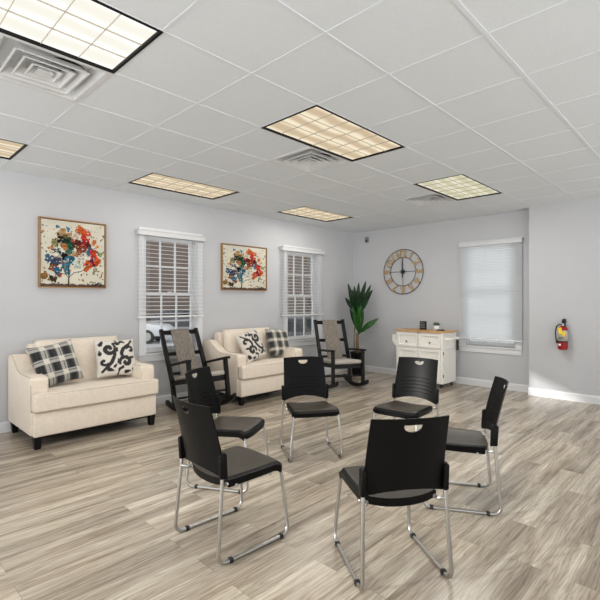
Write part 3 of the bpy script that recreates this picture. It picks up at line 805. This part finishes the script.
for i, (x, y, a, lab) in enumerate(chairs):
    o = chair0 if i == 0 else copy_tree(chair0)
    o.location = (x, y, 0); o.rotation_euler = (0, 0, R(a - 90)); tag(o, lab, 'chair', 'black stacking chairs in a circle')

# ------------------------------------------------------------------ rocking chairs
def make_rocker(label, loc, heading, tilt):
    root = empty('rocking_chair', loc, R(heading), label, 'rocking chair', 'two dark wooden rocking chairs')
    RR = 1.05
    Mt = Matrix.Translation((0, 0, RR)) @ Matrix.Rotation(-R(tilt), 4, 'Y') @ Matrix.Translation((0, 0, -RR))
    def fin(mb, name, m, par=root, smooth=False):
        bmesh.ops.transform(mb.bm, matrix=Mt, verts=mb.bm.verts[:]); return mb.build(name, m, par, smooth=smooth)
    yw = .262
    def zr(x): return RR - math.sqrt(RR * RR - x * x)
    for s in (-1, 1):
        y = s * yw
        mb = MB(); n = 14; xs = [-.47 + .90 * i / n for i in range(n + 1)]
        poly = [(x, zr(x)) for x in xs] + [(x, zr(x) + .055) for x in xs[::-1]]
        mb.prism(poly, 'y', y - .021, y + .021); fin(mb, 'runner', M['rocker'])
        mb = MB(); mb.bar((.26, y, zr(.26) + .03), (.285, y, .60), .046, .056, up=(1, 0, 0), w2=.044, h2=.05); fin(mb, 'front_post', M['rocker'])
        mb = MB(); mb.bar((-.22, y, zr(.22) + .03), (-.245, y, .42), .048, .055, up=(1, 0, 0)); mb.bar((-.245, y, .40), (-.475, y, 1.13), .048, .055, up=(1, 0, 0), h2=.045); fin(mb, 'back_post', M['rocker'])
        ya = s * (yw + .015)
        mb = MB(); mb.prism([(-.30, ya - .022 * 1), (-.30, ya + .022), (.20, ya + .036), (.33, ya + .038), (.355, ya), (.33, ya - .038), (.20, ya - .036)], 'z', .598, .628, .005); fin(mb, 'armrest', M['rocker'])
    def rail(name, x, z, hh, dy=yw, t=.022, m='rocker'):
        mb = MB(); mb.bar((x, -dy, z), (x, dy, z), t, hh, up=(.3 if z > .5 else 0, 0, 1)); return fin(mb, name, M[m])
    def bx(z): return -.245 - (z - .41) * (.23 / .72)
    rail('top_rail', bx(1.085), 1.085, .06); rail('back_rail', bx(.775), .775, .05); rail('back_rail', bx(.50), .50, .04)
    rail('seat_apron', .255, .368, .085); rail('seat_apron', -.225, .375, .06); rail('stretcher', .235, .20, .028); rail('stretcher', -.20, .17, .028)
    for s in (-1, 1):
        mb = MB(); mb.bar((-.23, s * (yw - .002), .375), (.26, s * (yw - .002), .375), .022, .06); fin(mb, 'side_rail', M['rocker'])
    mb = MB(); mb.box((-.20, -yw + .02, .395), (.285, yw - .02, .455), .022, 3); fin(mb, 'seat_pad', M['seatpad'], smooth=True)
    # woven back pad hung over the top rail
    mb = MB(); pw = .135
    prof = []
    for z in [.455, .55, .65, .75, .85, .95, 1.05, 1.105]: prof.append((bx(z) + .030 + .012 * math.sin((z - .45) * 5), z))
    prof += [(bx(1.12) + .012, 1.127), (bx(1.12) - .012, 1.128), (bx(1.11) - .032, 1.11), (bx(1.0) - .030, .95), (bx(1.0) - .026 + .03, .90)]
    back = [(p[0] - .014, p[1] - .004) for p in prof[:8]]
    poly = prof[:11] + [(bx(1.05) - .03, 1.05), (bx(1.05) - .018, 1.05), (bx(1.10) - .020, 1.10)] + back[::-1][0:8]
    mb.prism([(p[0], p[1]) for p in poly], 'y', -pw, pw); fin(mb, 'back_pad', M['weave'])
    return root
make_rocker('dark rocking chair with grey woven back pad between the two cream sofas', (.50, -4.17, 0), -6, 12)
make_rocker('dark rocking chair with grey woven back pad in the corner before the tall plant', (.98, -1.655, 0), -27, 4)

# ------------------------------------------------------------------ tall plant in the corner
pl = empty('potted_plant', (.46, -.47, 0), 0, 'tall leafy green plant in a black pot standing in the room corner', 'plant')
mb = MB(); mb.lathe([(.095, 0), (.105, .01), (.135, .40), (.145, .41), (.145, .44), (.128, .44), (.122, .40)], 28); mb.build('pot', M['lblack'], pl, smooth=False)
mb = MB(); mb.lathe([(.118, .385), (.122, .40), (.05, .41)], 20); mb.build('soil', M['soil'], pl)
Rv = Vector((.7187, .6953, 0)); Fv = Vector((-.6953, .7187, 0)); Uv = Vector((0, 0, 1))
canes = [((.02, 0), 1.22), ((-.04, .03), .80), ((-.035, -.05), .92)]
for (cx, cy), hgt in canes:
    mb = MB(); mb.tube([(cx, cy, .39), (cx * 1.1, cy, .39 + (hgt - .39) * .5), (cx * .9, cy, hgt)], [.016, .014, .012], 8); mb.build('cane', M['stem'], pl)
def leafblade(base, tip, width, bend, m, fold=.25):
    base = Vector(base); tip = Vector(tip); d = tip - base; L = d.length; d.normalize()
    side = d.cross(Vector((.6953, -.7187, .12))).normalized() if abs(d.dot(Vector((.6953, -.7187, .12)).normalized())) < .9 else d.orthogonal().normalized()
    nrm = side.cross(d).normalized(); n = 12; rows = []; mb = MB()
    for i in range(n + 1):
        t = i / n; c = base + d * L * t + Uv * bend * math.sin(math.pi * t) * L
        w = width * (math.sin(math.pi * (t * .93 + .045)) ** .8) * (.35 + .65 * min(1, t * 2.2)) * (1.0 if t < 1 else .05)
        rows.append([mb.bm.verts.new(c + side * w * q / 2 + nrm * (w * fold * abs(q)) + nrm * o) for q in (-1, -.5, 0, .5, 1) for o in (0, .0025)])
    for i in range(n):
        for q in range(4):
            for o in (0, 1): mb.bm.faces.new((rows[i][2 * q + o], rows[i][2 * q + 2 + o], rows[i + 1][2 * q + 2 + o], rows[i + 1][2 * q + o]))
        for e in (0, 8): mb.bm.faces.new((rows[i][e], rows[i][e + 1], rows[i + 1][e + 1], rows[i + 1][e]))
    o = mb.build('leaf', m, pl, smooth=True)
def pt(r, f, z): return Rv * r + Fv * f + Uv * z
random.seed(4)
top = [(-.19, -.05, 1.78), (-.05, .10, 1.74), (.02, -.05, 1.80), (.17, .02, 1.83), (.26, -.05, 1.76), (.30, .0, 1.66), (-.24, 0, 1.50), (-.18, -.16, 1.43), (.02, -.24, 1.62), (.12, .16, 1.66), (-.12, -.12, 1.66), (.22, -.14, 1.52), (.1, -.2, 1.74)]
for r, f, z in top: leafblade(pt(-.02 + r * .1, 0, 1.10 + random.random() * .1), pt(r, f, z), .088, .03 if abs(r) > .15 else 0, M['leaf'])
low = [(-.12, -.18, 1.34), (.05, -.16, 1.38), (.34, -.08, 1.02), (-.17, -.16, 1.30), (.0, -.20, 1.34), (.10, -.12, 1.26), (.42, -.03, 1.10), (.30, -.14, 1.07), (-.10, -.22, 1.15), (.06, -.24, 1.18), (.20, -.2, .98)]
for i, (r, f, z) in enumerate(low): leafblade(pt(.02, -.06, .78 + .03 * random.random()), pt(r, f, z), .085, .05 if r > .2 else .0, M['leaf2'] if i != 3 else M['leaf'])

# ------------------------------------------------------------------ cabinet
X0, X1, Y0, Y1, ZT = 1.465, 2.33, -.68, -.20, .936
cab = empty('kitchen_cart', ((X0 + X1) / 2, (Y0 + Y1) / 2, 0), 0, 'white wheeled cabinet cart with a butcher block top standing below the clock', 'cabinet')
cx, cy = (X0 + X1) / 2, (Y0 + Y1) / 2; hw, hd = (X1 - X0) / 2, (Y1 - Y0) / 2
zb = .075
mb = MB(); mb.box((-hw, -hd + .018, zb), (hw, hd, ZT - .03)); mb.box((-hw, -hd, zb), (-hw + .035, -hd + .018, ZT - .03)); mb.box((hw - .035, -hd, zb), (hw, -hd + .018, ZT - .03)); mb.box((-hw + .035, -hd, zb), (hw - .035, -hd + .018, zb + .04)); mb.box((-.015, -hd, zb + .04), (.015, -hd + .018, ZT - .03)); mb.box((-hw + .035, -hd, .635), (hw - .035, -hd + .018, .655)); mb.box((-hw + .035, -hd, ZT - .05), (hw - .035, -hd + .018, ZT - .03))
mb.box((hw, -hd, .640), (hw + .004, hd, .652))
mb.build('body', M['cabinet'], cab)
mb = MB(); ov = .03
mb.prism([(-hw - ov, -hd + .03), (-hw + .03, -hd - ov), (hw - .03, -hd - ov), (hw + ov, -hd + .03), (hw + ov, hd + .01), (-hw - ov, hd + .01)], 'z', ZT - .03, ZT, .004); mb.build('worktop', M['butcher'], cab)
def front(u0, u1, z0, z1, name, knob):
    mb = MB(); y = -hd - .004; mb.box((u0, y, z0), (u1, y + .012, z1)); t = .042 if z1 - z0 > .3 else .03
    mb.box((u0, y - .018, z0), (u0 + t, y, z1)); mb.box((u1 - t, y - .018, z0), (u1, y, z1)); mb.box((u0 + t, y - .018, z0), (u1 - t, y, z0 + t)); mb.box((u0 + t, y - .018, z1 - t), (u1 - t, y, z1))
    o = mb.build(name, M['cabinet'], cab)
    mb = MB(); kx, kz = knob; mb.tube([(kx, y - .0, kz), (kx, y - .018, kz), (kx, y - .022, kz), (kx, y - .032, kz)], [.006, .006, .014, .012], 12); mb.build('knob', M['knob'], o)
front(-hw + .038, -.018, .658, ZT - .053, 'drawer', (-hw / 2, .74)); front(.018, hw - .038, .658, ZT - .053, 'drawer', (hw / 2, .74))
front(-hw + .038, -.018, zb + .043, .632, 'door', (-.05, .42)); front(.018, hw - .038, zb + .043, .632, 'door', (.05, .42))
mb = MB(); mb.box((hw, -hd + .01, .55), (hw + .006, -hd + .03, .60)); mb.box((hw, -hd + .01, .18), (hw + .006, -hd + .03, .23)); mb.build('hinge', M['knob'], cab)
# towel bar at the right, shelf bracket at the left
mb = MB(); mb.box((hw, -.02 - .13, .79), (hw + .10, -.13, .83), .006); mb.box((hw, .13, .79), (hw + .10, .15, .83), .006); mb.tube([(hw + .085, -.16, .81), (hw + .085, .17, .81)], .012, 10); mb.build('towel_bar', M['cabinet'], cab)
mb = MB(); mb.prism([(-hw, .84), (-hw - .10, .84), (-hw - .10, .72), (-hw - .06, .68), (-hw, .60)], 'y', -hd + .03, -hd + .05); mb.prism([(-hw, .84), (-hw - .10, .84), (-hw - .10, .72), (-hw - .06, .68), (-hw, .60)], 'y', hd - .05, hd - .03); mb.box((-hw - .10, -hd + .05, .70), (-hw, hd - .05, .715)); mb.box((-hw - .10, -hd + .05, .715), (-hw - .088, hd - .05, .77)); mb.build('side_rack', M['cabinet'], cab)
mb = MB(); mb.box((hw + .028, hd - .05, .60), (hw + .06, hd - .01, .785), .004); mb.build('dark_holder', M['iron'], cab)
for sx in (-1, 1):
    for sy in (-1, 1):
        mb = MB(); x, y = sx * (hw - .05), sy * (hd - .05); mb.tube([(x - .010, y, .024), (x + .010, y, .024)], .024, 14); mb.box((x - .014, y - .02, .03), (x + .014, y + .012, .055)); mb.box((x - .022, y - .022, .055), (x + .022, y + .022, zb)); mb.build('caster', M['iron'], cab)

# objects on the cabinet
sg = empty('letter_board', (1.85, -.44, ZT), R(4), 'small black desk sign with white lettering on the wooden cabinet top', 'sign')
mb = MB(); mb.box((-.057, -.02, 0), (.057, .02, .145), .004); mb.build('board', M['lblack'], sg)
mb = MB(); random.seed(9)
for r in range(4):
    z = .118 - r * .028; x = -.042
    while x < .036:
        w = random.choice((.006, .009, .012)); mb.box((x, -.0215, z - .006), (x + w, -.0195, z + .006)); x += w + .005
mb.build('lettering', mat('letter_grey', (.30, .30, .30), .6, noise_amt=.05), sg)
sp = empty('succulent_pot', (2.09, -.42, ZT), 0, 'small green succulent in a white pot on the cabinet top', 'plant')
mb = MB(); mb.lathe([(.036, 0), (.040, .004), (.046, .075), (.040, .078), (.038, .06)], 20); mb.build('pot', M['white'], sp)
mb = MB()
for i in range(34):
    a = i * 2.399; e = R(20 + 68 * (i / 34)); L = .075 if i < 26 else .06; d = Vector((math.cos(a) * math.cos(e), math.sin(a) * math.cos(e), math.sin(e)))
    b = Vector((0, 0, .07)); mb.tube([b + d * .01, b + d * L * .6, b + d * L], [.006, .011, .002], 6)
mb.build('foliage', M['succ'], sp)
ph = empty('remote_control', (2.20, -.50, ZT), R(8), 'flat black remote lying beside the succulent on the cabinet top', 'remote')
mb = MB(); mb.box((-.065, -.02, 0), (.065, .02, .018), .005); mb.build('body', M['lblack'], ph)
mb = MB()
for k in range(5): mb.box((-.05 + k * .02, -.008, .018), (-.04 + k * .02, .008, .020))
mb.build('buttons', M['grey'], ph)

# ------------------------------------------------------------------ outside
mb = MB(); mb.box((-45, -25, -.62), (-.16, 50, -.60)); tag(mb.build('ground', M['outground']), kind='structure')
bld = empty('brick_building', (-26, 6, -.6), 0, 'red brick building seen outside through the left windows', 'building')
mb = MB(); mb.box((-1, -16, 0), (0, 40, 13)); mb.build('wall', M['brick'], bld)
def car(loc, rz, paint, label):
    root = empty('car', loc, R(rz), label, 'car', 'cars parked outside the left windows')
    body = [(-2.2, .35), (-2.25, .75), (-2.0, .95), (-1.3, 1.0), (1.0, .98), (2.0, .85), (2.25, .65), (2.25, .35)]
    mb = MB(); mb.prism(body, 'y', -.88, .88, .06, 3); mb.build('body', paint, root, smooth=True)
    cab_ = [(-1.9, .95), (-1.45, 1.42), (-.9, 1.5), (.2, 1.5), (.6, 1.4), (1.2, .95)]
    mb = MB(); mb.prism(cab_, 'y', -.72, .72, .05, 3); mb.build('cabin', paint, root, smooth=True)
    for s in (-1, 1):
        mb = MB(); mb.prism([(-1.6, 1.0), (-1.3, 1.36), (-.35, 1.42), (-.35, 1.0)], 'y', s * .725 - .01, s * .725 + .01); mb.prism([(-.27, 1.0), (-.27, 1.42), (.15, 1.42), (.5, 1.34), (.95, 1.0)], 'y', s * .725 - .01, s * .725 + .01); mb.build('side_window', M['carglass'], root)
    mb = MB(); mb.bar((1.19, 0, .99), (.66, 0, 1.38), 1.25, .02, up=(1, 0, 1)); mb.bar((-1.91, 0, 1.0), (-1.50, 0, 1.38), 1.25, .02, up=(-1, 0, 1)); mb.build('windscreen', M['carglass'], root)
    for x in (-1.4, 1.4):
        for s in (-1, 1):
            mb = MB(); mb.tube([(x, s * .76, .33), (x, s * .90, .33)], .33, 24); w = mb.build('wheel', M['tyre'], root)
            mb = MB(); mb.tube([(x, s * .895, .33), (x, s * .912, .33)], .2, 16); mb.build('hubcap', M['chrome'], w)
    return root
car((-15.84, 2.3, -.6), 44, M['carwhite'], 'white car parked outside the window behind the left rocking chair')
car((-20.75, 8.7, -.6), 40, M['cargrey'], 'dark grey car parked further away outside the left window')
car((-5.4, 4.0, -.6), 52, M['cargrey'], 'dark car parked outside the window nearest the room corner')

# ------------------------------------------------------------------ light
w = bpy.data.worlds.new('world'); scene.world = w; w.use_nodes = True
bg = w.node_tree.nodes['Background']; bg.inputs[1].default_value = 1.0
_t = w.node_tree; _tc = _t.nodes.new('ShaderNodeTexCoord'); _sp = _t.nodes.new('ShaderNodeSeparateXYZ'); _r = _t.nodes.new('ShaderNodeValToRGB'); _ad = _t.nodes.new('ShaderNodeMath')
_ad.operation = 'MULTIPLY_ADD'; _ad.inputs[1].default_value = .5; _ad.inputs[2].default_value = .5
_t.links.new(_tc.outputs['Generated'], _sp.inputs[0]); _t.links.new(_sp.outputs['Z'], _ad.inputs[0]); _t.links.new(_ad.outputs[0], _r.inputs[0]); _t.links.new(_r.outputs[0], bg.inputs[0])
_e = _r.color_ramp.elements; _e[0].position = .485; _e[0].color = (2.95, 2.97, 3.0, 1); _e[1].position = .51; _e[1].color = (1.30, 1.32, 1.35, 1)      # added fill glow below to brighten the ceiling, bright overcast sky above
sun = bpy.data.lights.new('sun', 'SUN'); sun.energy = 2.8; sun.angle = R(1.2); sun.color = (1, .98, .95)
so = bpy.data.objects.new('sun', sun); col.objects.link(so)
so.rotation_euler = Vector((1, 2, -.46)).to_track_quat('-Z', 'Y').to_euler()

def lamp(i, j, watts):
    la = bpy.data.lights.new('fixture_lamp', 'AREA'); la.shape = 'RECTANGLE'; la.size = T - .05; la.size_y = 2 * T - .05; la.energy = watts; la.color = (1, .97, .92)
    lo = bpy.data.objects.new('fixture_lamp', la); col.objects.link(lo); lo.location = (GX + T * (i + .5), GY + T * (j + 1), ZC - .012)
for i, j in LIGHTS: lamp(i, j, {(2, -2): 21, (2, 2): 24, (2, 6): 27, (-2, -2): 5, (-2, 2): 6, (-2, 6): 12}[(i, j)])

# ------------------------------------------------------------------ camera
cam = bpy.data.cameras.new('camera'); cam.sensor_width = 36; cam.lens = 444.2 / 600 * 36; cam.shift_y = (301.1 - 300) / 600; cam.clip_start = .05
cm = bpy.data.objects.new('camera', cam); col.objects.link(cm); scene.camera = cm
cm.location = (5.68, -7.473, 1.43); cm.rotation_euler = (R(90), 0, R(44.06))
scene.view_settings.view_transform = 'Standard'; scene.view_settings.look = 'None'
scene.view_settings.gamma = 1; scene.view_settings.use_curve_mapping = False
scene.view_settings.exposure = 0.11
